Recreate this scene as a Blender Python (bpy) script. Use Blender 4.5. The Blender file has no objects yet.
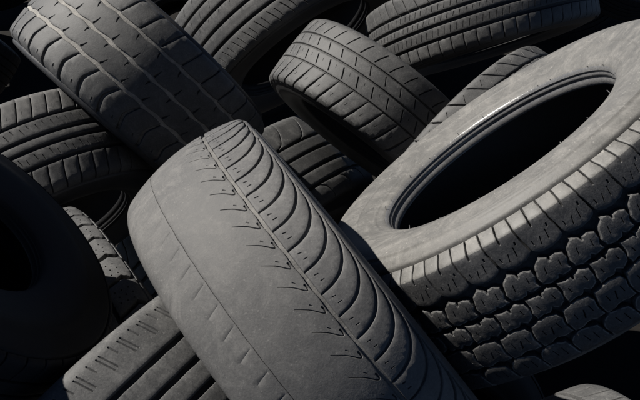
import bpy, bmesh, math, random
import numpy as np
from mathutils import Vector, Matrix
from mathutils.geometry import delaunay_2d_cdt

# ------------------------------------------------------------------ camera, light, exposure
scene = bpy.context.scene
PITCH = math.radians(35.0)
CAM = Vector((0.0, 0.0, 1.983))
cam_data = bpy.data.cameras.new('camera')
cam = bpy.data.objects.new('camera', cam_data)
scene.collection.objects.link(cam)
cam.location = CAM
cam.rotation_euler = (math.pi / 2 - PITCH, 0, 0)
cam_data.sensor_width = 36.0
cam_data.lens = 36.0 * 820.0 / 640.0
cam_data.clip_start = 0.02
cam_data.clip_end = 200.0
scene.camera = cam
CAMROT = Matrix(((1, 0, 0), (0, math.sin(PITCH), -math.cos(PITCH)), (0, math.cos(PITCH), math.sin(PITCH))))

SUN_CAM = Vector((-0.685, 0.695, 0.21)).normalized()      # direction to the sun seen from the camera
SUN = (CAMROT @ SUN_CAM).normalized()
world = bpy.data.worlds.new('World')
scene.world = world
world.use_nodes = True
nt = world.node_tree
bg = nt.nodes['Background']
sky = nt.nodes.new('ShaderNodeTexSky')
sky.sky_type = 'NISHITA'
sky.sun_disc = False
sky.altitude = 4000.0
sky.air_density = 0.3
sky.dust_density = 0.1
sky.sun_elevation = math.asin(SUN.z)
sky.sun_rotation = math.atan2(SUN.x, SUN.y)
nt.links.new(sky.outputs[0], bg.inputs[0])
bg.inputs[1].default_value = 0.05
sun_data = bpy.data.lights.new('sun', 'SUN')
sun_data.energy = 5.0
sun_data.angle = math.radians(0.5)
sun_data.color = (1.0, 0.96, 0.90)
sun = bpy.data.objects.new('sun', sun_data)
scene.collection.objects.link(sun)
sun.location = (0, 0, 6)
sun.rotation_euler = SUN.to_track_quat('Z', 'Y').to_euler()
scene.view_settings.view_transform = 'Standard'
scene.view_settings.look = 'None'
scene.view_settings.exposure = 0.8
scene.view_settings.gamma = 1.0
scene.view_settings.use_curve_mapping = False

rng = random.Random(7)
COL = scene.collection

# ------------------------------------------------------------------ materials
def rubber(name, base, dust, dust_amt, rough=0.62, spec=0.35, bump=0.25, fine=420.0, streak=0.0):
    m = bpy.data.materials.new(name)
    m.use_nodes = True
    t = m.node_tree
    N, L = t.nodes, t.links
    b = N['Principled BSDF']
    geo = N.new('ShaderNodeNewGeometry')
    def noise(scale, detail, rgh=0.6, dist=0.0):
        n = N.new('ShaderNodeTexNoise')
        n.inputs['Scale'].default_value = scale
        n.inputs['Detail'].default_value = detail
        n.inputs['Roughness'].default_value = rgh
        n.inputs['Distortion'].default_value = dist
        L.new(geo.outputs['Position'], n.inputs['Vector'])
        return n
    def ramp(src, a, b_, lo=0.0, hi=1.0):
        r = N.new('ShaderNodeMapRange')
        r.inputs['From Min'].default_value = a
        r.inputs['From Max'].default_value = b_
        r.inputs['To Min'].default_value = lo
        r.inputs['To Max'].default_value = hi
        L.new(src, r.inputs['Value'])
        return r.outputs['Result']
    def math2(op, x, y):
        n = N.new('ShaderNodeMath'); n.operation = op
        for i, v in enumerate((x, y)):
            if isinstance(v, float): n.inputs[i].default_value = v
            else: L.new(v, n.inputs[i])
        return n.outputs[0]
    big = noise(9.0, 5.0, 0.62, 0.6)
    mid = noise(55.0, 6.0, 0.68, 0.3)
    tiny = noise(fine, 4.0, 0.7)
    spot = noise(260.0, 2.0, 0.5)
    stain = noise(23.0, 7.0, 0.75, 1.6)
    d1 = ramp(big.outputs['Fac'], 0.33, 0.68, 0.25, 1.0)
    d2 = ramp(mid.outputs['Fac'], 0.30, 0.72, 0.35, 1.0)
    d3 = ramp(spot.outputs['Fac'], 0.665, 0.72, 0.0, 0.75)
    amt = math2('MULTIPLY', math2('MULTIPLY', d1, d2), dust_amt)
    amt = math2('ADD', amt, math2('MULTIPLY', d3, dust_amt))
    amt = math2('ADD', amt, math2('MULTIPLY', ramp(stain.outputs['Fac'], 0.50, 0.66, -0.10, 0.42), dust_amt))
    amt = math2('ADD', amt, math2('MULTIPLY', ramp(tiny.outputs['Fac'], 0.35, 0.7, -0.12, 0.12), 1.0))
    amtc = N.new('ShaderNodeClamp'); L.new(amt, amtc.inputs[0])
    mix = N.new('ShaderNodeMix'); mix.data_type = 'RGBA'
    mix.inputs[6].default_value = (*base, 1)
    mix.inputs[7].default_value = (*dust, 1)
    L.new(amtc.outputs[0], mix.inputs[0])
    info = N.new('ShaderNodeObjectInfo')
    hsv = N.new('ShaderNodeHueSaturation')
    L.new(mix.outputs[2], hsv.inputs['Color'])
    L.new(ramp(info.outputs['Random'], 0.0, 1.0, 0.88, 1.12), hsv.inputs['Value'])
    L.new(hsv.outputs[0], b.inputs['Base Color'])
    L.new(ramp(amtc.outputs[0], 0.0, 1.0, rough - 0.08, min(0.95, rough + 0.25)), b.inputs['Roughness'])
    b.inputs['Specular IOR Level'].default_value = spec
    bp = N.new('ShaderNodeBump')
    bp.inputs['Strength'].default_value = bump
    bp.inputs['Distance'].default_value = 0.0015
    hgt = math2('ADD', math2('MULTIPLY', mid.outputs['Fac'], 1.0), math2('MULTIPLY', tiny.outputs['Fac'], 0.35))
    L.new(hgt, bp.inputs['Height'])
    L.new(bp.outputs[0], b.inputs['Normal'])
    return m

GREY = (0.040, 0.040, 0.041)
DUST = (0.22, 0.21, 0.195)
M = {
    'worn': rubber('worn_grey_rubber', (0.075, 0.074, 0.073), (0.20, 0.193, 0.183), 0.50, 0.72, 0.25, 0.30),
    'worn_block': rubber('worn_tread_rubber', (0.070, 0.069, 0.069), (0.19, 0.185, 0.176), 0.45, 0.70, 0.25, 0.30),
    'side': rubber('dusty_sidewall_lit_edge_rubber', (0.085, 0.083, 0.078), (0.215, 0.205, 0.19), 0.75, 0.6, 0.35, 0.35),  # dusty sidewalls; also painted sunlit shoulder strip and block edges of the big tyre
    'block': rubber('black_tread_rubber', (0.040, 0.040, 0.041), (0.17, 0.165, 0.155), 0.30, 0.55, 0.4, 0.3),
    'block_lit': rubber('grey_tread_rubber', (0.050, 0.050, 0.050), (0.19, 0.185, 0.176), 0.40, 0.66, 0.30, 0.3),
    'floor': rubber('groove_rubber', (0.030, 0.030, 0.030), (0.14, 0.135, 0.125), 0.30, 0.75, 0.25, 0.4),
    'floor_dusty': rubber('dust_filled_groove', (0.08, 0.078, 0.075), (0.24, 0.232, 0.218), 0.65, 0.85, 0.2, 0.5),
    'dark': rubber('dark_sidewall_rubber', (0.030, 0.030, 0.031), (0.11, 0.105, 0.10), 0.30, 0.55, 0.4, 0.3),
    'bead': rubber('smooth_bead_rubber', (0.10, 0.10, 0.102), (0.26, 0.252, 0.24), 0.5, 0.30, 0.55, 0.5),
    'dust': rubber('grey_dust', (0.16, 0.155, 0.145), (0.34, 0.325, 0.30), 0.9, 0.9, 0.1, 0.8),
    'tread_black': rubber('black_truck_tread', (0.030, 0.030, 0.031), (0.16, 0.155, 0.148), 0.36, 0.6, 0.35, 0.4),
    'shade_black': rubber('shade_black_rubber', (0.016, 0.016, 0.017), (0.030, 0.029, 0.028), 0.3, 0.6, 0.12, 0.25),  # near-black base puts the deep shade into the colour of shaded tyres and beads
    'liner': rubber('inner_liner_rubber', (0.018, 0.018, 0.018), (0.06, 0.058, 0.055), 0.25, 0.6, 0.35, 0.2),
}

# ------------------------------------------------------------------ tyre section
class Section:
    """half section of a tyre; s = arc length from the crown (m), mirrored for s < 0"""
    def __init__(self, R, W, TW, Rr, crown, bead_a=None, square=False):
        self.R, self.W, self.TW, self.Rr, self.crown = R, W, TW, Rr, crown
        H = R - Rr
        sh = R - crown
        ba = 0.40 * W if bead_a is None else bead_a
        ctrl = [(0.44 * TW, R - crown * 0.774), (0.487 * TW, R - crown - 0.0015), (0.518 * TW, sh - 0.011),
                (0.5 * W - 0.0045, R - 0.45 * H + 0.02), (0.5 * W, Rr + 0.52 * H),
                (0.5 * W - 0.0055, Rr + 0.30 * H), (ba + 0.006, Rr + 0.016), (ba, Rr + 0.003)]
        if square:
            ctrl[1:3] = [(0.455 * TW, R - crown * 0.86), (0.468 * TW, R - crown - 0.0008), (0.490 * TW, sh - 0.0075), (0.516 * TW, sh - 0.0175)]
        pts = [(0.44 * TW * i / 24.0, R - crown * (0.88 * i / 24.0) ** 2) for i in range(24)]
        c = np.array([pts[-1]] + ctrl + [(ba - 0.012, Rr)])
        for i in range(1, len(c) - 2):
            p0, p1, p2, p3 = c[i - 1], c[i], c[i + 1], c[i + 2]
            t1 = np.linalg.norm(p1 - p0) ** 0.5; t2 = t1 + np.linalg.norm(p2 - p1) ** 0.5; t3 = t2 + np.linalg.norm(p3 - p2) ** 0.5
            for k in range(8):
                t = t1 + (t2 - t1) * k / 8
                a1 = (t1 - t) / t1 * p0 + t / t1 * p1
                a2 = (t2 - t) / (t2 - t1) * p1 + (t - t1) / (t2 - t1) * p2
                a3 = (t3 - t) / (t3 - t2) * p2 + (t - t2) / (t3 - t2) * p3
                b1 = (t2 - t) / t2 * a1 + t / t2 * a2
                b2 = (t3 - t) / (t3 - t1) * a2 + (t - t1) / (t3 - t1) * a3
                q = (t2 - t) / (t2 - t1) * b1 + (t - t1) / (t2 - t1) * b2
                pts.append((float(q[0]), float(q[1])))
        pts.append(tuple(c[-2]))
        P = np.array(pts)
        self.P = P
        d = np.linalg.norm(np.diff(P, axis=0), axis=1)
        self.S = np.concatenate([[0], np.cumsum(d)])
        tg = np.gradient(P, axis=0)
        tg /= np.linalg.norm(tg, axis=1)[:, None]
        self.N = np.stack([-tg[:, 1], tg[:, 0]], 1)
        self.N[0] = (0, 1)
        self.end = float(self.S[-1])
        self.bead_a = ba
    def pos(self, s, h):
        s = np.asarray(s, float); h = np.asarray(h, float)
        sg = np.where(s < 0, -1.0, 1.0); q = np.abs(s)
        a = np.interp(q, self.S, self.P[:, 0]); r = np.interp(q, self.S, self.P[:, 1])
        na = np.interp(q, self.S, self.N[:, 0]); nr = np.interp(q, self.S, self.N[:, 1])
        return sg * (a + na * h), r + nr * h
    def wrap(self, U, S, Hh):
        a, r = self.pos(S, Hh)
        th = np.asarray(U) / self.R
        return np.stack([r * np.cos(th), r * np.sin(th), a], 1)

def mesh_from(name, V, Fc, mat, sharp=40.0, merge=False):
    me = bpy.data.meshes.new(name)
    me.from_pydata([tuple(map(float, v)) for v in V], [], Fc)
    if merge:
        bm = bmesh.new(); bm.from_mesh(me)
        bmesh.ops.remove_doubles(bm, verts=bm.verts, dist=2e-5)
        bm.to_mesh(me); bm.free()
    me.materials.append(mat)
    me.polygons.foreach_set('use_smooth', [True] * len(me.polygons))
    me.set_sharp_from_angle(angle=math.radians(sharp))
    me.validate()
    return me

def link(name, me, parent, rz=0.0):
    o = bpy.data.objects.new(name, me)
    COL.objects.link(o)
    o.parent = parent
    if rz: o.rotation_euler = (0, 0, rz)
    return o

def revolve(name, sec_pts, nseg, mat, parent, sharp=35.0, close=False):
    """sec_pts: list of (a, r)"""
    n = len(sec_pts)
    A = np.array(sec_pts)
    th = np.arange(nseg) * 2 * math.pi / nseg
    V = np.stack([A[None, :, 1] * np.cos(th)[:, None], A[None, :, 1] * np.sin(th)[:, None],
                  np.repeat(A[None, :, 0], nseg, 0)], 2).reshape(-1, 3)
    Fc = []
    for i in range(nseg):
        j = (i + 1) % nseg
        for k in range(n - 1):
            Fc.append((i * n + k, j * n + k, j * n + k + 1, i * n + k + 1))
    return link(name, mesh_from(name, V, Fc, mat, sharp), parent)

# ------------------------------------------------------------------ tread pieces (u, s in mm)
def area(P):
    P = np.asarray(P); x, y = P[:, 0], P[:, 1]
    return 0.5 * float(np.sum(x * np.roll(y, -1) - np.roll(x, -1) * y))

def resample(P, step, closed=True):
    P = [np.array(p[:2], float) for p in P]
    out = []
    n = len(P)
    for i in range(n if closed else n - 1):
        a, b = P[i], P[(i + 1) % n]
        k = max(1, int(math.ceil(np.linalg.norm(b - a) / step)))
        for j in range(k): out.append(a + (b - a) * j / k)
    if not closed: out.append(P[-1])
    return np.array(out)

def offset_poly(P, d):
    """inward offset of a CCW polygon"""
    P = np.asarray(P); A = np.roll(P, 1, 0); B = np.roll(P, -1, 0)
    def nrm(v):
        l = np.linalg.norm(v, axis=1)[:, None]; return v / np.maximum(l, 1e-9)
    t1 = nrm(P - A); t2 = nrm(B - P)
    n1 = np.stack([-t1[:, 1], t1[:, 0]], 1); n2 = np.stack([-t2[:, 1], t2[:, 0]], 1)
    m = n1 + n2
    l = np.maximum((m * m).sum(1) / 2.0, 0.35)[:, None]
    return P + m / l * d

def inside(pts, P):
    x, y = pts[:, 0], pts[:, 1]
    ins = np.zeros(len(pts), bool)
    for i in range(len(P)):
        a, b = P[i], P[(i + 1) % len(P)]
        c = (a[1] > y) != (b[1] > y)
        if c.any():
            with np.errstate(divide='ignore', invalid='ignore'):
                xx = a[0] + (y - a[1]) * (b[0] - a[0]) / (b[1] - a[1])
            ins ^= c & (x < xx)
    return ins

def spline(P, n=6):
    P = [np.array(p, float) for p in P]
    if len(P) < 3: return [tuple(p) for p in P]
    Q = [2 * P[0] - P[1]] + P + [2 * P[-1] - P[-2]]
    out = []
    for i in range(1, len(Q) - 2):
        for k in range(n):
            t = k / n
            out.append(0.5 * ((2 * Q[i]) + (-Q[i - 1] + Q[i + 1]) * t + (2 * Q[i - 1] - 5 * Q[i] + 4 * Q[i + 1] - Q[i + 2]) * t * t
                              + (-Q[i - 1] + 3 * Q[i] - 3 * Q[i + 1] + Q[i + 2]) * t ** 3))
    out.append(P[-1])
    return [tuple(p) for p in out]

def cut_geo(cut):
    """cut = (polyline, width, depth, fade) -> rim loop, centre line, depths"""
    pl, w, d, fade = cut
    C = resample(pl, 4.0, closed=False)
    n = len(C)
    t = np.gradient(C, axis=0) if n > 2 else np.repeat((C[1] - C[0])[None], 2, 0)
    t /= np.linalg.norm(t, axis=1)[:, None]
    nn = np.stack([-t[:, 1], t[:, 0]], 1)
    f = np.ones(n)
    if fade: f = np.linspace(1.0, 0.35, n)
    f2 = f[:, None] * w / 2
    e0 = C[0] - t[0] * w * 0.35; e1 = C[-1] + t[-1] * w * 0.35
    rim = np.concatenate([[e0], C - nn * f2, [e1], (C + nn * f2)[::-1]])
    return rim, C, -d * f

def top_cdt(loop, cuts, grid, lines=()):
    """triangulate loop (CCW, mm) with V cuts; returns verts(u,s), h, faces, map of loop index -> vertex"""
    V = [tuple(p) for p in loop]; Hh = [0.0] * len(V)
    n = len(V)
    E = [(i, (i + 1) % n) for i in range(n)]
    keep = []
    for cut in cuts:
        rim, C, hd = cut_geo(cut)
        b = len(V); m = len(rim)
        V += [tuple(p) for p in rim]; Hh += [0.0] * m
        E += [(b + i, b + (i + 1) % m) for i in range(m)]
        b2 = len(V)
        V += [tuple(p) for p in C]; Hh += list(hd)
        E += [(b2 + i, b2 + i + 1) for i in range(len(C) - 1)]
        keep.append(rim)
    for a, b in lines:
        k = len(V); n_ = max(2, int(abs(b[0] - a[0]) / 4) + 1)
        V += [(a[0] + (b[0] - a[0]) * i / (n_ - 1), a[1] + (b[1] - a[1]) * i / (n_ - 1)) for i in range(n_)]; Hh += [0.0] * n_
        E += [(k + i, k + i + 1) for i in range(n_ - 1)]
        keep.append(np.array([a, b]))
    lo = loop.min(0); hi = loop.max(0)
    gx = np.arange(lo[0] + grid * 0.5, hi[0], grid); gy = np.arange(lo[1] + grid * 0.5, hi[1], grid)
    if len(gx) and len(gy):
        G = np.stack(np.meshgrid(gx, gy), -1).reshape(-1, 2)
        G = G[inside(G, loop)]
        bd = np.concatenate([loop] + [resample(k, 1.5) for k in keep])
        if len(G):
            dd = np.min(np.linalg.norm(G[:, None] - bd[None], axis=2), 1)
            G = G[dd > grid * 0.33]
            for k in keep:
                if len(G) and len(k) > 2: G = G[~inside(G, k)]
            V += [tuple(p) for p in G]; Hh += [0.0] * len(G)
    ov, oe, of, iv, ie, fi = delaunay_2d_cdt([Vector(v) for v in V], E, [], 0, 1e-5)
    pv = np.array([tuple(v) for v in ov])
    h = np.array([min((Hh[k] for k in o), default=-0.0) if len(o) else 0.0 for o in iv])
    mp = {}
    for i, o in enumerate(iv):
        for k in o:
            if k < n: mp[k] = i
    tri = np.array([f for f in of if len(f) == 3])
    cen = pv[tri].mean(1)
    ok = inside(cen, loop)
    return pv, h, [tuple(int(x) for x in t) for t in tri[ok]], mp

def block_mesh(name, sec, outline, mat, depth, cuts=(), bev=1.3, grid=9.0, step=5.0, draft=0.8, jitter=0.25, seed=0, grow=0.0, mat2=None, split=0.0, lines=(), edge=None):
    r = random.Random(seed)
    if area([p[:2] for p in outline]) < 0: outline = list(outline)[::-1]
    P = resample(outline, step)
    P = P + np.array([[r.uniform(-jitter, jitter), r.uniform(-jitter, jitter)] for _ in P])
    if grow: P = offset_poly(P, -grow)
    I = offset_poly(P, bev)
    V, h, Fc, mp = top_cdt(I, cuts, grid, lines)
    n = len(P)
    rings = [(offset_poly(P, 0.3 * bev), -0.3 * bev), (P, -bev), (offset_poly(P, -draft), -depth - 0.6)]
    U = [V]; Hs = [h]; base = len(V)
    idx = [[mp.get(i, 0) for i in range(n)]]
    for pts, hh in rings:
        U.append(pts); Hs.append(np.full(n, hh)); idx.append(list(range(base, base + n))); base += n
    U = np.concatenate(U); Hs = np.concatenate(Hs)
    for a, b in zip(idx[:-1], idx[1:]):
        for i in range(n):
            j = (i + 1) % n
            Fc.append((a[i], b[i], b[j], a[j]))
    W = sec.wrap(U[:, 0] / 1000, U[:, 1] / 1000, Hs / 1000)
    me = mesh_from(name, W, Fc, mat, 38.0)
    if edge:
        me.materials.append(edge)  # lighter bevel faces paint in the sun caught along block edges
        ntop = len(me.polygons) - 3 * n
        for i in range(n):
            if (i * 7 + seed) % 11 > 2: me.polygons[ntop + i].material_index = 1
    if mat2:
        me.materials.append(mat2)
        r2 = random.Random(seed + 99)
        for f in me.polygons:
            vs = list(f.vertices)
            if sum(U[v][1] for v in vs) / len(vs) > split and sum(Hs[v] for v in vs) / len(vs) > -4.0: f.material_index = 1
    return me

def path_outline(path, pitch, bow0=0.0, bow1=0.0):
    """block between the groove along path [(u, s, width)] and the same groove one pitch on"""
    C = np.array([p[:2] for p in path], float); w = np.array([p[2] for p in path], float)
    t = np.gradient(C, axis=0) if len(C) > 2 else np.repeat((C[1] - C[0])[None], 2, 0)
    t /= np.linalg.norm(t, axis=1)[:, None]
    nn = np.stack([t[:, 1], -t[:, 0]], 1)          # to the +u side when s rises
    nn *= np.where(nn[:, :1] < 0, -1, 1)
    a = C + nn * w[:, None] / 2
    b = C - nn * w[:, None] / 2 + np.array([pitch, 0])
    out = [tuple(p) for p in a]
    e0, e1 = a[-1], b[-1]
    for k in (0.25, 0.5, 0.75): out.append(tuple(e0 + (e1 - e0) * k + np.array([0, bow1 * math.sin(math.pi * k)])))
    out += [tuple(p) for p in b[::-1]]
    e0, e1 = b[0], a[0]
    for k in (0.25, 0.5, 0.75): out.append(tuple(e0 + (e1 - e0) * k + np.array([0, bow0 * math.sin(math.pi * k)])))
    return out

def ring_mesh(name, sec, s0, s1, N, mat, depth, cuts=(), bev=1.3, grid=9.0, walls=(True, True), wavy=None, draft=0.8):
    """a rib that runs round the whole tyre; cuts repeat at each of the N pitches"""
    p = 2 * math.pi * sec.R * 1000 / N
    nu = max(2, int(math.ceil(p / max(grid, 7.0))))
    a = s0 + (bev if walls[0] else 0); b = s1 - (bev if walls[1] else 0)
    ns = max(2, int(math.ceil((b - a) / grid)))
    us = np.linspace(0, p, nu + 1)
    def wv(u, k):
        return wavy[k] * math.sin(2 * math.pi * u / p) if wavy else 0.0
    loop = [(u, a + wv(u, 0)) for u in us[:-1]]
    loop += [(p, s) for s in np.linspace(a + wv(p, 0), b + wv(p, 1), ns + 1)[:-1]]
    loop += [(u, b + wv(u, 1)) for u in us[::-1][:-1]]
    loop += [(0, s) for s in np.linspace(b + wv(0, 1), a + wv(0, 0), ns + 1)[:-1]]
    V, h, Fc, mp = top_cdt(np.array(loop, float), cuts, grid)
    V = [tuple(v) for v in V]; h = list(h); Fc = list(Fc)
    for w, sgn, k, edge in ((walls[0], -1, 0, a), (walls[1], 1, 1, b)):
        if not w: continue
        rows = []
        for off, hh in ((0, 0), (0.7 * bev, -0.3 * bev), (bev, -bev), (bev + draft, -depth - 0.6)):
            base = len(V)
            V += [(u, edge + wv(u, k) + sgn * off) for u in us]; h += [hh] * len(us)
            rows.append(base)
        for r0, r1 in zip(rows[:-1], rows[1:]):
            for i in range(len(us) - 1):
                q = (r0 + i, r0 + i + 1, r1 + i + 1, r1 + i)
                Fc.append(q if sgn > 0 else q[::-1])
    V = np.array(V); h = np.array(h); n = len(V)
    AV = []; AF = []
    for k in range(N):
        AV.append(np.column_stack([V[:, 0] + k * p, V[:, 1], h]))
        AF += [tuple(i + k * n for i in f) for f in Fc]
    AV = np.concatenate(AV)
    W = sec.wrap(AV[:, 0] / 1000, AV[:, 1] / 1000, AV[:, 2] / 1000)
    return mesh_from(name, W, AF, mat, 38.0, merge=True)

# ------------------------------------------------------------------ tyre
def root_for(name, c, n, size, label, cat='tyre', group='used tyres in the pile'):
    """c, n in camera axes (x right, y up, z towards the viewer): centre and axle of the tyre"""
    c = Vector(c); n = Vector(n).normalized()
    x = (-c) - ((-c).dot(n)) * n
    x.normalize()
    y = n.cross(x)
    R = Matrix((CAMROT @ x, CAMROT @ y, CAMROT @ n)).transposed()
    o = bpy.data.objects.new(name, None)
    COL.objects.link(o)
    o.empty_display_size = 0.05
    o.matrix_world = Matrix.Translation(CAM + CAMROT @ c) @ R.to_4x4() @ Matrix.Diagonal((size, size, size, 1))
    o['label'] = label; o['category'] = cat
    if group: o['group'] = group
    return o

def smooth(x):
    x = min(1.0, max(0.0, x)); return x * x * (3 - 2 * x)

def carcass(root, sec, depth, se, mats, nseg=144, ridges=(), left_from=None):
    """tread base, two sidewalls, two beads and the liner; se = half width of the tread along the section (m)"""
    d = depth / 1000.0
    ss = np.linspace(-se + 0.004, se - 0.004, 30)
    a, r = sec.pos(ss, -d)
    revolve('tread_base', list(zip(a, r)), nseg, mats['floor'], root)
    for sg in (1, -1):
        s_start = se - 0.004
        if sg < 0 and left_from is not None: s_start = left_from
        sq = np.linspace(s_start, sec.end, 64)
        hh = []
        for s in sq:
            h = -d * (1 - smooth((s - (se - 0.004)) / 0.010)) if not (sg < 0 and left_from is not None) else 0.0
            for rs, rw, rh in ridges:
                h += rh * math.exp(-((s - rs * sec.end) / rw) ** 2)
            hh.append(h)
        a, r = sec.pos(sg * sq, np.array(hh))
        pts = list(zip(a, r))
        revolve('sidewall', pts if sg < 0 else pts[::-1], nseg, mats['side'], root)
        ba, Rr = sec.bead_a, sec.Rr
        bead = [(ba, Rr + 0.003), (ba - 0.0015, Rr + 0.0008), (ba - 0.005, Rr - 0.0010), (ba - 0.0065, Rr - 0.0002), (ba - 0.0085, Rr - 0.0002),
                (ba - 0.010, Rr - 0.0018), (ba - 0.014, Rr - 0.0022), (ba - 0.0155, Rr - 0.0012), (ba - 0.0175, Rr - 0.0014), (ba - 0.019, Rr - 0.0032),
                (ba - 0.026, Rr - 0.0045), (ba - 0.029, Rr - 0.0038), (ba - 0.030, Rr - 0.001), (ba - 0.028, Rr + 0.006)]
        # start exactly on the sidewall's last point
        bead[0] = (float(abs(a[-1])), float(r[-1]))
        bp = [(sg * x, y) for x, y in bead]
        revolve('bead', bp if sg < 0 else bp[::-1], nseg, mats['bead'], root, sharp=50)
    R, W, Rr, TW, ba = sec.R, sec.W, sec.Rr, sec.TW, sec.bead_a
    H = R - Rr
    half = [(ba - 0.028, Rr + 0.006), (ba - 0.022, Rr + 0.02), (ba - 0.008, Rr + 0.25 * H), (0.5 * W - 0.013, Rr + 0.5 * H), (0.5 * W - 0.02, Rr + 0.72 * H),
            (0.38 * TW, R - sec.crown - d - 0.016), (0.2 * TW, R - d - 0.012)]
    half = spline(half, 4)
    lin = [(-x, y) for x, y in half] + [(0.0, R - d - 0.011)] + half[::-1]
    revolve('inner_liner', lin, max(72, nseg // 2), mats['liner'], root)

def add_blocks(root, sec, N, phase, meshes, name='tread_block', skip=None):
    R = sec.R * 1000
    for k in range(N):
        link(name, meshes[k % len(meshes)], root, phase / R + k * 2 * math.pi / N)

def variants(sec, outline, mat, depth, cuts=(), n=3, **kw):
    return [block_mesh('tread_block', sec, outline, mat, depth, cuts, seed=i * 17 + 3, **kw) for i in range(n)]

def mats(side='side', floor='floor', bead='shade_black'):
    return {'side': M[side], 'floor': M[floor], 'bead': M[bead], 'liner': M['liner']}

POSE = {      # centre and axle of each tyre in camera axes, and its size
    'T1': ((-0.0005, -0.1840, -1.1939), (0.7775, 0.6286, -0.0205), 0.9702),
    'T2': ((0.3071, 0.0066, -1.2087), (-0.5944, 0.7827, 0.1843), 0.9724),
    'T3': ((-0.3993, 0.2637, -1.8392), (0.6570, 0.7496, -0.0803), 1.1532),
    'T4': ((-0.6295, -0.0035, -1.8026), (-0.5209, 0.8331, -0.1858), 0.9999),
    'T5': ((-0.0987, 0.5530, -2.5674), (-0.5499, 0.8240, -0.1365), 1.3129),
    'T6': ((0.1322, 0.2106, -2.0341), (0.6062, 0.7935, -0.0539), 0.9379),
    'T7': ((-0.2508, -0.1285, -2.4934), (-0.6388, 0.7537, -0.1545), 1.0000),
    'T8': ((0.4387, 0.4984, -2.2539), (-0.2752, 0.9599, 0.0533), 0.9900),
    'T9': ((0.3737, 0.0564, -1.9518), (-0.6942, 0.6661, -0.2729), 0.9983),
    'T10': ((-0.3830, -0.4530, -1.5423), (0.8162, 0.4525, -0.3592), 1.3602),
    'T11': ((-0.4561, -0.0755, -1.0236), (0.7301, 0.6492, 0.2132), 0.6455),
    'T12': ((-0.2971, -0.4123, -1.1884), (-0.7452, 0.6570, -0.1144), 0.9999),
    'T13': ((0.4696, -0.5823, -1.2113), (0.9014, 0.4032, -0.1576), 1.0037),
}

# ------------------------------------------------------------------ ground
def ground():
    n = 60
    xs = np.linspace(-6, 6, n)
    r = random.Random(3)
    V = [(x, y + 1.5, r.uniform(-0.012, 0.0)) for y in xs for x in xs]
    Fc = [(j * n + i, j * n + i + 1, (j + 1) * n + i + 1, (j + 1) * n + i) for j in range(n - 1) for i in range(n - 1)]
    m = rubber('dark_earth', (0.010, 0.009, 0.008), (0.022, 0.020, 0.018), 0.6, 0.9, 0.1, 0.8)
    me = mesh_from('ground', V, Fc, m, 60)
    o = bpy.data.objects.new('ground', me); COL.objects.link(o)
    o['kind'] = 'structure'
    return o
ground()

# ------------------------------------------------------------------ the bald tyre in front
def bald_tyre():
    sec = Section(0.3341, 0.2245, 0.2088, 0.2088, 0.0188)
    root = root_for('tyre', *POSE['T1'], 'grey tyre worn bald on one side, curved slanting grooves left on the other')
    N = 66; p = 2 * math.pi * 334.1 / N
    ma = mats('worn', 'floor_dusty')
    se = 0.117
    carcass(root, sec, 3.6, se, ma, 176, ridges=((0.62, 0.002, 0.0006),), left_from=0.1235)
    # bald band with the last hooks of its centre rib
    hook = [(-9.0, 40.4), (-4.5, 40.9), (-1.0, 40.0), (-2.5, 37.2), (-8.0, 33.0), (-15.0, 27.0), (-25.0, 15.0)]
    hook = [(u + p * 0.9, s) for u, s in spline(hook, 3)]
    stub = [(p * 0.9 - 0.5, 39.8), (p * 0.9 - 5.0, 40.6)]
    cuts = [(hook, 2.9, 2.8, True), ([(9.5, 31.0), (13.0, 33.0)], 1.7, 1.2, False)]
    cuts += [([(6.0, -52.0), (7.5, -58.0), (9.0, -64.0), (11.0, -70.0)], 1.1, 0.35, True)]
    rz = -70.0 / 334.1 - 0.9 * p / 334.1
    for nm, a, b, cu, wl in (('bald_tread', -47.6, 43.5, cuts[:2], (True, True)), ('bald_shoulder', -123.5, -48.0, cuts[2:], (False, True))):
        me = ring_mesh(nm, sec, a, b, N, M['worn'], 5.0 if nm == 'bald_tread' else 0.8, cu, 1.0 if nm == 'bald_tread' else 0.35, 6.5, walls=wl, wavy=(0.25, 0.5) if nm == 'bald_tread' else (0.0, 0.25), draft=0.3)
        link(nm, me, root, rz)
    # main groove side: curved slanting blocks
    arc = spline([(0, 48.8), (-2, 67), (-9, 83), (-22, 95.5), (-36, 103), (-50, 107.5)], 5)
    k = len(arc)
    path = [(u, s, 2.4 + 1.4 * min(1.0, i / (k * 0.35))) for i, (u, s) in enumerate(arc)]
    out = path_outline(path, p)
    cuts = [([(9.5, 56.0), (10.5, 60.5)], 1.7, 1.6, False), ([(19.0, 57.5), (19.3, 62.5)], 1.7, 1.6, False)]
    vs = variants(sec, out, M['worn_block'], 5.0, cuts, 3, bev=1.2, grid=6.0, step=4.0, jitter=0.12)
    add_blocks(root, sec, N, -58.0, vs)
    me = ring_mesh('shoulder_rib', sec, 109.5, 121.0, N, M['worn_block'], 4.5, (), 1.4, 6.0)
    link('shoulder_rib', me, root)
    return root
bald_tyre()

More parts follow.
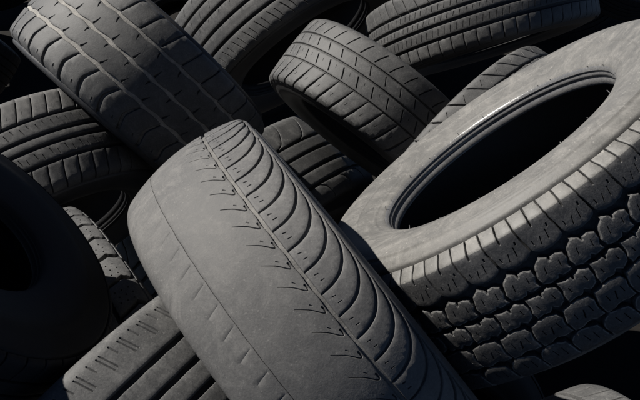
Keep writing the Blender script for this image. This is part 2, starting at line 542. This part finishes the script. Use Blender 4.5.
# ------------------------------------------------------------------ the big tyre lying with its hole to the sun
def truck_tyre():
    sec = Section(0.3364, 0.2289, 0.1869, 0.1955, 0.0075, bead_a=0.0945, square=True)
    root = root_for('tyre', *POSE['T2'], 'large tyre lying on its side, open hole up, chunky zigzag block tread')
    N = 51; p = 2 * math.pi * 336.4 / N
    carcass(root, sec, 9.0, 0.108, mats('side', 'floor', 'bead'), 192,
            ridges=((0.565, 0.0022, -0.0010), (0.585, 0.0025, 0.0010), (0.80, 0.0015, 0.0008), (0.93, 0.002, 0.0010)))
    A = [(1.6, 56), (4, 53), (10, 50), (20, 48.5), (31, 50), (37.5, 53), (39.8, 56), (36.2, 78), (35.0, 92), (33.5, 108), (18.2, 108), (17.2, 79), (14.6, 79),
         (14.6, 108), (-4.6, 108), (-3.6, 92), (-2.4, 78)]
    cA = [([(14.5, 56.5), (17.5, 66)], 1.4, 3, False), ([(25, 58), (26.5, 70)], 1.4, 3, False), ([(7.0, 60), (6.4, 66)], 1.4, 2.5, False), ([(31, 71), (31.2, 75)], 2.4, 2.5, False)]
    add_blocks(root, sec, N, -33.0, variants(sec, A, M['tread_black'], 9.0, cA, 3, jitter=0.35, grow=0.6, mat2=M['side'], split=86.5, lines=(((-2.0, 86.5), (13.0, 86.5)), ((19.0, 86.5), (34.0, 86.5)))))  # lighter shoulder strip: dust, plus sunlight put into the colour
    B = [(-9.5, 37.5), (-4, 41.5), (0, 43.6), (6.0, 40.2), (7.4, 34.5), (9.6, 34.5), (11, 38.2), (17, 39.4), (24, 35.5), (24.6, 27.5), (21.5, 21.5), (23, 14.5),
         (12, 13.4), (9.4, 17.0), (7.4, 17.0), (5, 13.0), (-5, 12.2), (-12, 15), (-14, 23), (-11.6, 31)]
    cB = [([(-3, 23), (-1.5, 32)], 1.3, 3, False), ([(15.5, 23), (16.5, 31)], 1.3, 3, False)]
    add_blocks(root, sec, N, 53.0, variants(sec, B, M['tread_black'], 9.0, cB, 3, step=3.5, jitter=0.4, grow=1.2, bev=2.0, edge=M['side']))
    C = [(0, 7.6), (9, 4.6), (15.4, 5.6), (17.0, 0.8), (19.0, 0.8), (20.4, 5.6), (29, 7.6), (36.8, 3.9), (38.2, -7), (36, -14.5), (28, -18.8), (22.6, -14.5),
         (20.8, -14.5), (16, -19), (8, -17.8), (0, -19.4), (-1.0, -11), (1.2, -4)]
    cC = [([(7, -4), (8.5, -11)], 1.3, 3, False), ([(29, -1), (30, -8)], 1.3, 3, False)]
    add_blocks(root, sec, N, -71.0, variants(sec, C, M['tread_black'], 9.0, cC, 3, step=3.5, jitter=0.4, grow=1.2, bev=2.0, edge=M['side']))
    D = [(0.8, -26.2), (11, -24), (22, -22.8), (33.5, -25.4), (36.8, -33), (35.2, -42), (38.4, -54.5), (29, -55.0), (23, -53), (18, -52.6), (10, -55.4), (0.5, -56.0),
         (-2.6, -42), (-0.8, -33)]
    cD = [([(18, -47), (20.5, -37)], 2.0, 3.5, False), ([(9, -36), (10, -44)], 1.2, 3, False), ([(28, -35), (29.5, -44)], 1.2, 3, False)]
    add_blocks(root, sec, N, -85.0, variants(sec, D, M['tread_black'], 9.0, cD, 3, jitter=0.45, grow=1.1, bev=2.0, edge=M['side']))
    Eo = [(0, -66), (4.5, -61), (12, -58.2), (24, -60), (33, -63.5), (36.2, -72), (40, -86), (42, -108), (5.2, -108), (2.2, -86), (-1.8, -72)]
    cE = [([(14, -66), (17, -76)], 1.3, 3, False), ([(25, -68), (27.5, -79)], 1.3, 3, False)]
    add_blocks(root, sec, N, -95.0, variants(sec, Eo, M['tread_black'], 9.0, cE, 3, jitter=0.45, grow=1.1, bev=2.0, edge=M['side']))
    r = random.Random(11)
    V = [(0.0006 * math.cos(k * math.pi / 3), 0.0006 * math.sin(k * math.pi / 3), z) for z in (0, 0.006) for k in range(6)]
    Fc = [(k, (k + 1) % 6, 6 + (k + 1) % 6, 6 + k) for k in range(6)] + [tuple(range(6, 12))]
    nib = mesh_from('vent_nib', V, Fc, M['bead'], 60)
    for k in range(22):
        th = k * 2 * math.pi / 22 + r.uniform(-0.11, 0.11)
        sq = sec.end - r.choice((0.0005, 0.001, 0.002))
        (a_,), (r_,) = sec.pos([sq], [-0.0005])
        o = link('vent_nib', nib, root)
        o.location = (r_ * math.cos(th), r_ * math.sin(th), a_)
        d = Vector((-math.cos(th) * 0.55 + r.uniform(-0.3, 0.3), -math.sin(th) * 0.55 + r.uniform(-0.3, 0.3), 0.8))
        o.rotation_euler = d.to_track_quat('Z', 'Y').to_euler()
        o.scale = (1, 1, r.uniform(0.4, 1.1))
    return root
truck_tyre()

# ------------------------------------------------------------------ block tyre with dust in its grooves
def dusty_block_tyre():
    sec = Section(0.2461, 0.2143, 0.1880, 0.1448, 0.0075)
    root = root_for('tyre', *POSE['T3'], 'tyre with wide ribs between dust-filled wavy grooves and rounded shoulder blocks')
    N = 34; p = 2 * math.pi * 246.1 / N
    carcass(root, sec, 5.0, 0.106, mats('dark', 'floor_dusty'), 144, ridges=((0.6, 0.002, 0.0012),))
    mt = M['block_lit']
    pa = spline([(0, -42), (-10, -62), (-12, -73), (-6, -90), (-2, -105)], 3)
    path = [(u, s, 2.2 + 4.2 * min(1, (abs(s) - 42) / 30)) for u, s in pa]
    add_blocks(root, sec, N, -110.0, variants(sec, path_outline(path, p, 1.6, 0), mt, 5.0, [([(20, -84), (22, -88)], 3.0, 2.0, False)], 3, bev=1.6))
    hk = lambda *c: [(list(pl), w * 1.45, 4.6, True) for pl, w in c]
    c2 = hk(([(20.0, -32.2), (22.5, -27.5), (25.5, -21.0)], 3.4), ([(9.0, 0.0), (7.5, -4.0), (7.0, -8.5)], 3.4))
    link('tread_rib', ring_mesh('tread_rib', sec, -34.5, 2.0, N, mt, 5.0, c2, 1.2, 7.0, wavy=(1.3, -1.3)), root, -228 / 246.1)
    c3 = hk(([(20.0, 10.2), (22.0, 17.0), (23.0, 24.0)], 3.4), ([(0.9, 45.0), (2.0, 41.0), (3.6, 37.0)], 3.4))
    link('tread_rib', ring_mesh('tread_rib', sec, 8.0, 47.5, N, mt, 5.0, c3, 1.2, 7.0, wavy=(1.3, -1.3)), root, -239 / 246.1)
    for g0, g1 in ((-43.5, -32.5), (0.0, 10.0), (45.5, 56.0)):
        ss = np.linspace(g0, g1, 5) / 1000
        a_, r_ = sec.pos(ss, np.array([-2.0, -2.4, -2.6, -2.4, -2.0]) / 1000)
        revolve('groove_dust', list(zip(a_, r_)), 144, M['dust'], root)
    path = [(0, 54, 3.0), (6, 72, 3.2), (13, 94, 3.4), (16, 105, 4.0)]
    add_blocks(root, sec, N, -153.0, variants(sec, path_outline(path, p, -1.0, 0), mt, 5.0, (), 3, bev=1.4))
    return root
dusty_block_tyre()

# ------------------------------------------------------------------ narrow-slit road tyre on the left
def slit_tyre():
    sec = Section(0.297, 0.2299, 0.2012, 0.182, 0.0077)
    root = root_for('tyre', *POSE['T4'], 'road tyre with four black grooves and close-set shoulder slits, half under the dusty-grooved tyre')
    N = 60; p = 2 * math.pi * 297 / N
    carcass(root, sec, 7.0, 0.112, mats('dark', 'floor'), 128)
    mt = M['block_lit']
    path = [(0, 48, 2.4), (8, 68, 2.4), (17, 91, 2.6), (20, 111, 3.0)]
    add_blocks(root, sec, N, 42.0, variants(sec, path_outline(path, p), M['worn'], 7.0, [([(16, 60), (19, 67)], 1.2, 1.5, False)], 3))
    link('tread_rib', ring_mesh('tread_rib', sec, 12.0, 40.5, N, mt, 7.0, [([(8, 32), (12, 18)], 2.2, 3.0, False), ([(22, 36), (25, 27)], 2.0, 2.6, False)]), root)
    link('tread_rib', ring_mesh('tread_rib', sec, -11.0, 4.0, N, mt, 7.0), root)
    link('tread_rib', ring_mesh('tread_rib', sec, -46.0, -19.0, N, mt, 7.0, [([(10, -24), (14, -38)], 2.2, 3.0, False), ([(24, -30), (26, -41)], 2.0, 2.6, False)]), root)
    path = [(0, -54, 2.2), (-6, -72, 2.2), (-11, -92, 2.6), (-13, -111, 3.0)]
    add_blocks(root, sec, N, 54.0, variants(sec, path_outline(path, p), mt, 7.0, (), 3))
    return root
slit_tyre()

# ------------------------------------------------------------------ ribbed tyre at the top
def ribbed_tyre():
    sec = Section(0.2907, 0.1969, 0.1735, 0.1782, 0.0056)
    root = root_for('tyre', *POSE['T5'], 'smooth-ribbed tyre with four dark grooves and short ticks along one shoulder, behind the dusty-grooved tyre')
    N = 55; p = 2 * math.pi * 290.7 / N
    carcass(root, sec, 7.0, 0.097, mats('dark', 'floor'), 128)
    mt = M['block_lit']
    th = [([(10, 66), (16, 80)], 1.0, 1.2, False)]
    link('tread_rib', ring_mesh('tread_rib', sec, 57.0, 96.0, N, mt, 7.0, th), root)
    link('tread_rib', ring_mesh('tread_rib', sec, 27.5, 51.0, N, mt, 7.0, [([(12, 33), (18, 46)], 0.9, 1.0, False)]), root)
    link('tread_rib', ring_mesh('tread_rib', sec, -5.5, 20.5, N, mt, 7.0, [([(24, 12), (27, 18)], 0.9, 1.0, False)]), root)
    link('tread_rib', ring_mesh('tread_rib', sec, -38.0, -12.5, N, mt, 7.0), root)
    cu = [([(6, -53), (14, -68), (21, -86)], 2.6, 4.0, False), ([(23, -56), (28, -68), (31, -80)], 2.2, 3.5, False)]
    link('tread_rib', ring_mesh('tread_rib', sec, -96.0, -45.0, N, mt, 7.0, cu), root, -96 / 290.7)
    return root
ribbed_tyre()

# ------------------------------------------------------------------ small tyre in the middle
def middle_tyre():
    sec = Section(0.283, 0.2062, 0.1871, 0.1707, 0.0048)
    root = root_for('tyre', *POSE['T6'], 'car tyre with three thin grooves, short upright slits and slanting shoulder cuts')
    N = 41; p = 2 * math.pi * 283 / N
    carcass(root, sec, 5.0, 0.106, mats('dark', 'floor'), 128)
    mt = M['block_lit']
    path = [(-8, -105, 5.5), (0, -86, 6.0), (7, -70, 5.5), (21, -32.5, 1.4)]
    add_blocks(root, sec, N, -92.0, variants(sec, path_outline(path, p), mt, 5.0, [([(24, -70), (27, -62)], 1.6, 2, False)], 3))
    link('tread_rib', ring_mesh('tread_rib', sec, -28.5, 7.5, N, mt, 5.0, [([(10, 2), (16, -10), (22, -23)], 3.8, 5.0, False), ([(32, -2), (35, -9)], 1.2, 1.6, False)]), root, -92 / 283)
    link('tread_rib', ring_mesh('tread_rib', sec, 12.5, 42.5, N, mt, 5.0, [([(10, 39), (21, 20)], 3.4, 4.5, False)]), root, -83 / 283)
    link('tread_rib', ring_mesh('tread_rib', sec, 47.5, 105.0, N, mt, 5.0, [([(12, 53), (19, 68), (29, 84)], 3.8, 5.0, False)]), root, -85 / 283)
    return root
middle_tyre()

# ------------------------------------------------------------------ tyre showing behind the bald one
def hidden_rib_tyre():
    sec = Section(0.4494, 0.2846, 0.2547, 0.2666, 0.0105)
    root = root_for('tyre', *POSE['T7'], 'tyre with straight parallel grooves and thin curved shoulder sipes, low behind the bald tyre')
    N = 31; p = 2 * math.pi * 449.4 / N
    carcass(root, sec, 8.0, 0.141, mats('dark', 'floor'), 144)
    mt = M['block_lit']
    pa = spline([(0, 53), (20, 62), (36, 81), (48, 104), (52, 140)], 3)
    add_blocks(root, sec, N, 249.0, variants(sec, path_outline([(u, q, 2.6) for u, q in pa], p), mt, 8.0, (), 2))
    for a, b in ((13.5, 44.5), (-33.5, 4.5), (-76.5, -43.0)):
        link('tread_rib', ring_mesh('tread_rib', sec, a, b, N, mt, 8.0), root)
    pa = spline([(0, -86), (20, -100), (34, -140)], 3)
    add_blocks(root, sec, N, 284.0, variants(sec, path_outline([(u, q, 2.6) for u, q in pa], p), mt, 8.0, (), 2))
    return root
hidden_rib_tyre()

# ------------------------------------------------------------------ tyre at the top right
def far_tyre():
    sec = Section(0.3132, 0.197, 0.1768, 0.192, 0.0071)
    root = root_for('tyre', *POSE['T8'], 'road tyre with four straight grooves and finely slit ribs, behind the small slit tyre')
    N = 60; p = 2 * math.pi * 313.2 / N
    carcass(root, sec, 7.0, 0.099, mats('dark', 'floor'), 128)
    mt = M['block_lit']
    path = [(0, 45, 2.0), (-6, 64, 2.0), (-11, 82, 2.2), (-14, 98, 2.4)]
    add_blocks(root, sec, N, -208.0, variants(sec, path_outline(path, p), mt, 7.0, (), 2))
    tick = lambda s0, s1: [([(6, s0), (11, s1)], 1.8, 2.6, False), ([(22, s0), (27, s1)], 1.8, 2.6, False)]
    link('tread_rib', ring_mesh('tread_rib', sec, 16.5, 37.5, N, mt, 7.0, tick(20.5, 33.5)), root)
    link('tread_rib', ring_mesh('tread_rib', sec, -9.5, 8.5, N, mt, 7.0, tick(-6, 5)), root)
    link('tread_rib', ring_mesh('tread_rib', sec, -44.5, -18.0, N, mt, 7.0, tick(-40, -24)), root)
    path = [(0, -52.5, 2.2), (-2, -72, 2.2), (-3, -98, 2.6)]
    add_blocks(root, sec, N, -113.0, variants(sec, path_outline(path, p), mt, 7.0, (), 2))
    return root
far_tyre()

# ------------------------------------------------------------------ tyre tucked behind the big one
def tucked_tyre():
    sec = Section(0.3208, 0.2122, 0.1915, 0.1966, 0.0062)
    root = root_for('tyre', *POSE['T9'], 'tyre of slanting wedge blocks, mostly hidden behind the rim of the large holed tyre')
    N = 39; p = 2 * math.pi * 320.8 / N
    carcass(root, sec, 6.0, 0.108, mats('dark', 'floor'), 112)
    mt = M['block_lit']
    for sg in (1, -1):
        path = [(31, sg * 57, 3.2), (15, sg * 74, 3.2), (0, sg * 91, 3.6), (-6, sg * 107, 4.0)]
        add_blocks(root, sec, N, 230.0, variants(sec, path_outline(path, p), mt, 6.0, [([(34, sg * 86), (24, sg * 72)], 1.8, 3, False)], 2))
        path = [(0, sg * 5, 2.8), (-10, sg * 20, 2.8), (-14, sg * 35, 2.8), (0, sg * 51, 3.0)]
        add_blocks(root, sec, N, 235.0, variants(sec, path_outline(path, p), mt, 6.0, [([(24, sg * 18), (22, sg * 38)], 1.6, 3, False)], 2))
    return root
tucked_tyre()

# ------------------------------------------------------------------ mud tyre between the shaded one and the bald one
def mud_tyre():
    sec = Section(0.3251, 0.2167, 0.1921, 0.1872, 0.0079)
    root = root_for('tyre', *POSE['T10'], 'chunky-block tyre with pinholed blocks and deep black gaps, low beside the bald tyre')
    N = 50; p = 2 * math.pi * 325.1 / N
    carcass(root, sec, 9.0, 0.108, mats('dark', 'floor'), 112)
    mt = M['block_lit']
    pits = [([(8 + 8 * i, 67 + 8 * j + 2 * (i % 2)), (9.2 + 8 * i, 67.4 + 8 * j + 2 * (i % 2))], 1.9, 2.0, False) for i in range(3) for j in range(3)]
    for sg in (1, -1):
        f = lambda c: [([(u, sg * q) for u, q in pl], w, d, fd) for pl, w, d, fd in c]
        pa = [(0, 59, 4.0), (-4, 72, 4.5), (-9, 84, 6.0), (-3, 92, 6.0), (-5, 97.5, 5.0)]
        add_blocks(root, sec, N, -195.0, variants(sec, path_outline([(u, sg * q, w) for u, q, w in pa], p), mt, 9.0, f(pits), 3, step=4.0, jitter=0.5))
        pa = [(2, 100.5, 4.5), (0, 107.5, 5.5)]
        add_blocks(root, sec, N, -195.0, variants(sec, path_outline([(u, sg * q, w) for u, q, w in pa], p), mt, 9.0, (), 2))
        pa = [(0, 27, 4.0), (7, 40, 4.0), (0, 54, 4.5)]
        add_blocks(root, sec, N, -185.0, variants(sec, path_outline([(u, sg * q, w) for u, q, w in pa], p), mt, 9.0, (), 2))
    link('tread_rib', ring_mesh('tread_rib', sec, -22.0, 22.0, N, mt, 9.0, [([(10, -8), (20, 8)], 3.0, 4.0, False)]), root)
    return root
mud_tyre()

# ------------------------------------------------------------------ tyre in full shade on the left
def shaded_tyre():
    sec = Section(0.3247, 0.2101, 0.1814, 0.140, 0.0076)
    root = root_for('tyre', *POSE['T11'], 'tyre wholly in blue-black shade, leaning over the chunky-block tyre')
    N = 46; p = 2 * math.pi * 324.7 / N
    carcass(root, sec, 7.0, 0.103, mats('shade_black', 'shade_black', 'shade_black'), 144)
    mt = M['shade_black']
    for sg in (1, -1):
        add_blocks(root, sec, N, 0.0, variants(sec, path_outline([(0, sg * 50, 3), (6, sg * 76, 3), (8, sg * 102, 3.5)], p), mt, 7.0, (), 2))
        link('tread_rib', ring_mesh('tread_rib', sec, *sorted((sg * 16.0, sg * 44.0)), N, mt, 7.0, [([(8, sg * 22), (16, sg * 38)], 1.8, 3, False)]), root)
    link('tread_rib', ring_mesh('tread_rib', sec, -10.0, 10.0, N, mt, 7.0), root)
    return root
shaded_tyre()

# ------------------------------------------------------------------ tyre under the bald one
def under_tyre():
    sec = Section(0.3477, 0.2243, 0.2019, 0.2131, 0.009)
    root = root_for('tyre', *POSE['T12'], 'tyre with smooth shoulder marked by paired ticks, under the bald tyre')
    N = 64; p = 2 * math.pi * 347.7 / N
    carcass(root, sec, 7.0, 0.112, mats('dark', 'floor'), 160, ridges=((0.46, 0.0015, 0.001),))
    mt = M['block_lit']
    cu = [([(7, 90), (13, 65)], 2.6, 2.0, False), ([(12.5, 91), (18.5, 66)], 2.6, 2.0, False), ([(28, 92), (31, 78)], 2.8, 1.8, False)]
    link('tread_rib', ring_mesh('tread_rib', sec, 47.5, 111.0, N, mt, 7.0, cu), root, 40 / 347.7)
    link('tread_rib', ring_mesh('tread_rib', sec, 13.5, 39.5, N, mt, 7.0, wavy=(0.15, 0.35)), root)
    link('tread_rib', ring_mesh('tread_rib', sec, -17.5, 6.0, N, mt, 7.0, wavy=(0.15, 0.35)), root)
    link('tread_rib', ring_mesh('tread_rib', sec, -50.0, -25.5, N, mt, 7.0), root)
    cu = [([(8, -90), (14, -65)], 1.9, 2.4, False)]
    link('tread_rib', ring_mesh('tread_rib', sec, -111.0, -57.0, N, mt, 7.0, cu), root)
    return root
under_tyre()

# ------------------------------------------------------------------ top of a tyre at the lower edge
def low_tyre():
    sec = Section(0.3031, 0.1919, 0.1717, 0.1798, 0.0071)
    root = root_for('tyre', *POSE['T13'], 'tyre with plain ribs, only its crown rising below the large holed tyre')
    N = 52; p = 2 * math.pi * 303.1 / N
    carcass(root, sec, 5.0, 0.096, mats('dark', 'floor'), 112)
    mt = M['block_lit']
    for a, b in ((-31, -4), (4, 31)):
        link('tread_rib', ring_mesh('tread_rib', sec, a, b, N, mt, 5.0, [([(10, a + 6), (18, b - 6)], 1.4, 2.5, False)]), root)
    for sg in (1, -1):
        add_blocks(root, sec, N, 0.0, variants(sec, path_outline([(0, sg * 38, 2), (8, sg * 66, 2.4), (10, sg * 95, 3)], p), mt, 5.0, (), 2))
    return root
low_tyre()

# ------------------------------------------------------------------ filler tyres added behind and under the pile, most to keep gaps dark
HEAP = [      # centre, axle (camera axes), radius, width
    (-2.030, 0.805, -4.239, -0.265, 0.837, 0.480, 0.320, 0.216),
    (0.435, 1.024, -4.365, -0.510, -0.239, -0.826, 0.333, 0.194),
    (1.435, 1.176, -4.784, 0.299, -0.687, -0.662, 0.292, 0.206),
    (0.482, -0.099, -2.412, -0.355, 0.387, 0.851, 0.340, 0.224),
    (-2.057, 1.521, -5.051, 0.230, 0.288, 0.930, 0.359, 0.234),
    (-0.691, 0.799, -4.048, -0.183, 0.175, 0.967, 0.298, 0.203),
    (1.630, 1.257, -4.546, 0.342, 0.502, 0.795, 0.289, 0.176),
    (-2.142, 1.251, -4.489, 0.415, 0.834, -0.364, 0.308, 0.206),
    (0.908, 1.383, -4.598, -0.618, -0.296, -0.728, 0.281, 0.187),
    (-0.245, 0.647, -3.753, 0.401, -0.744, 0.535, 0.326, 0.194),
    (-2.317, 1.261, -3.992, -0.271, -0.117, -0.956, 0.290, 0.195),
    (1.226, 1.655, -4.779, 0.926, 0.373, -0.059, 0.286, 0.190),
    (0.295, -0.625, -1.979, -0.529, -0.065, -0.846, 0.309, 0.188),
    (0.294, 0.058, -2.932, 0.233, 0.710, -0.664, 0.318, 0.192),
    (0.302, 1.099, -3.947, 0.094, -0.216, -0.972, 0.352, 0.239),
    (-1.517, 0.651, -3.320, 0.478, 0.870, -0.121, 0.291, 0.197),
    (0.287, -0.355, -2.687, 0.190, 0.833, 0.520, 0.293, 0.172),
    (-0.647, 0.085, -2.401, -0.007, 1.000, 0.004, 0.292, 0.192),
    (-0.894, -0.445, -1.134, 0.156, 0.979, 0.131, 0.316, 0.211),
    (-0.161, 1.035, -4.228, 0.546, 0.691, 0.473, 0.306, 0.186),
    (0.538, -0.787, -1.605, 0.063, 0.698, 0.714, 0.330, 0.232),
    (-2.518, 0.897, -4.278, -0.542, 0.631, 0.554, 0.288, 0.193),
    (-0.683, -0.818, -1.314, 0.317, 0.771, 0.552, 0.354, 0.235),
    (-0.580, -1.248, -1.061, -0.109, 0.977, 0.183, 0.342, 0.203),
    (0.187, -0.856, -1.248, -0.446, 0.652, 0.613, 0.283, 0.175),
    (0.390, -1.147, -1.545, 0.111, 0.740, 0.664, 0.298, 0.213),
    (-0.858, -0.803, -1.875, -0.087, 0.844, 0.529, 0.302, 0.205),
    (-1.733, 0.312, -3.409, -0.536, 0.151, 0.831, 0.291, 0.173),
    (-0.070, -0.428, -2.349, -0.340, 0.454, 0.824, 0.299, 0.209),
    (1.461, 1.673, -5.223, -0.649, 0.384, 0.657, 0.350, 0.228),
]
def heap():
    sec = Section(0.32, 0.208, 0.181, 0.192, 0.007)
    proto = root_for('tyre', (0, 0, -1), (1, 0, 0), 1.0, 'dark ribbed filler tyre added in the shade between and behind the others', group='filler tyres added deep in the pile')
    N = 48; p = 2 * math.pi * 320 / N
    carcass(proto, sec, 7.0, 0.101, mats('shade_black', 'shade_black', 'shade_black'), 96)
    mt = M['shade_black']
    for a, b in ((-9, 9), (16, 42), (-42, -16)):
        link('tread_rib', ring_mesh('tread_rib', sec, a, b, N, mt, 7.0, [([(8, a + 5), (15, b - 5)], 1.6, 2.5, False)], grid=12.0), proto)
    for a, b in ((49, 100), (-100, -49)):
        link('tread_rib', ring_mesh('tread_rib', sec, a, b, N, mt, 7.0, [([(8, a + 8), (15, b - 10)], 2.2, 3.5, False)], grid=14.0), proto)
    parts = list(proto.children)
    for i, (x, y, z, nx, ny, nz, R, W) in enumerate(HEAP):
        if i == 0: t = proto
        else:
            t = proto.copy(); COL.objects.link(t)
            for ch in parts:
                c = ch.copy(); COL.objects.link(c); c.parent = t
        n = Vector((nx, ny, nz)).normalized(); ax = n.orthogonal().normalized()
        m = Matrix((CAMROT @ ax, CAMROT @ n.cross(ax), CAMROT @ n)).transposed().to_4x4()
        k = R / 0.32
        t.matrix_world = Matrix.Translation(CAM + CAMROT @ Vector((x, y, z))) @ m @ Matrix.Diagonal((k, k, W / 0.208, 1))
heap()
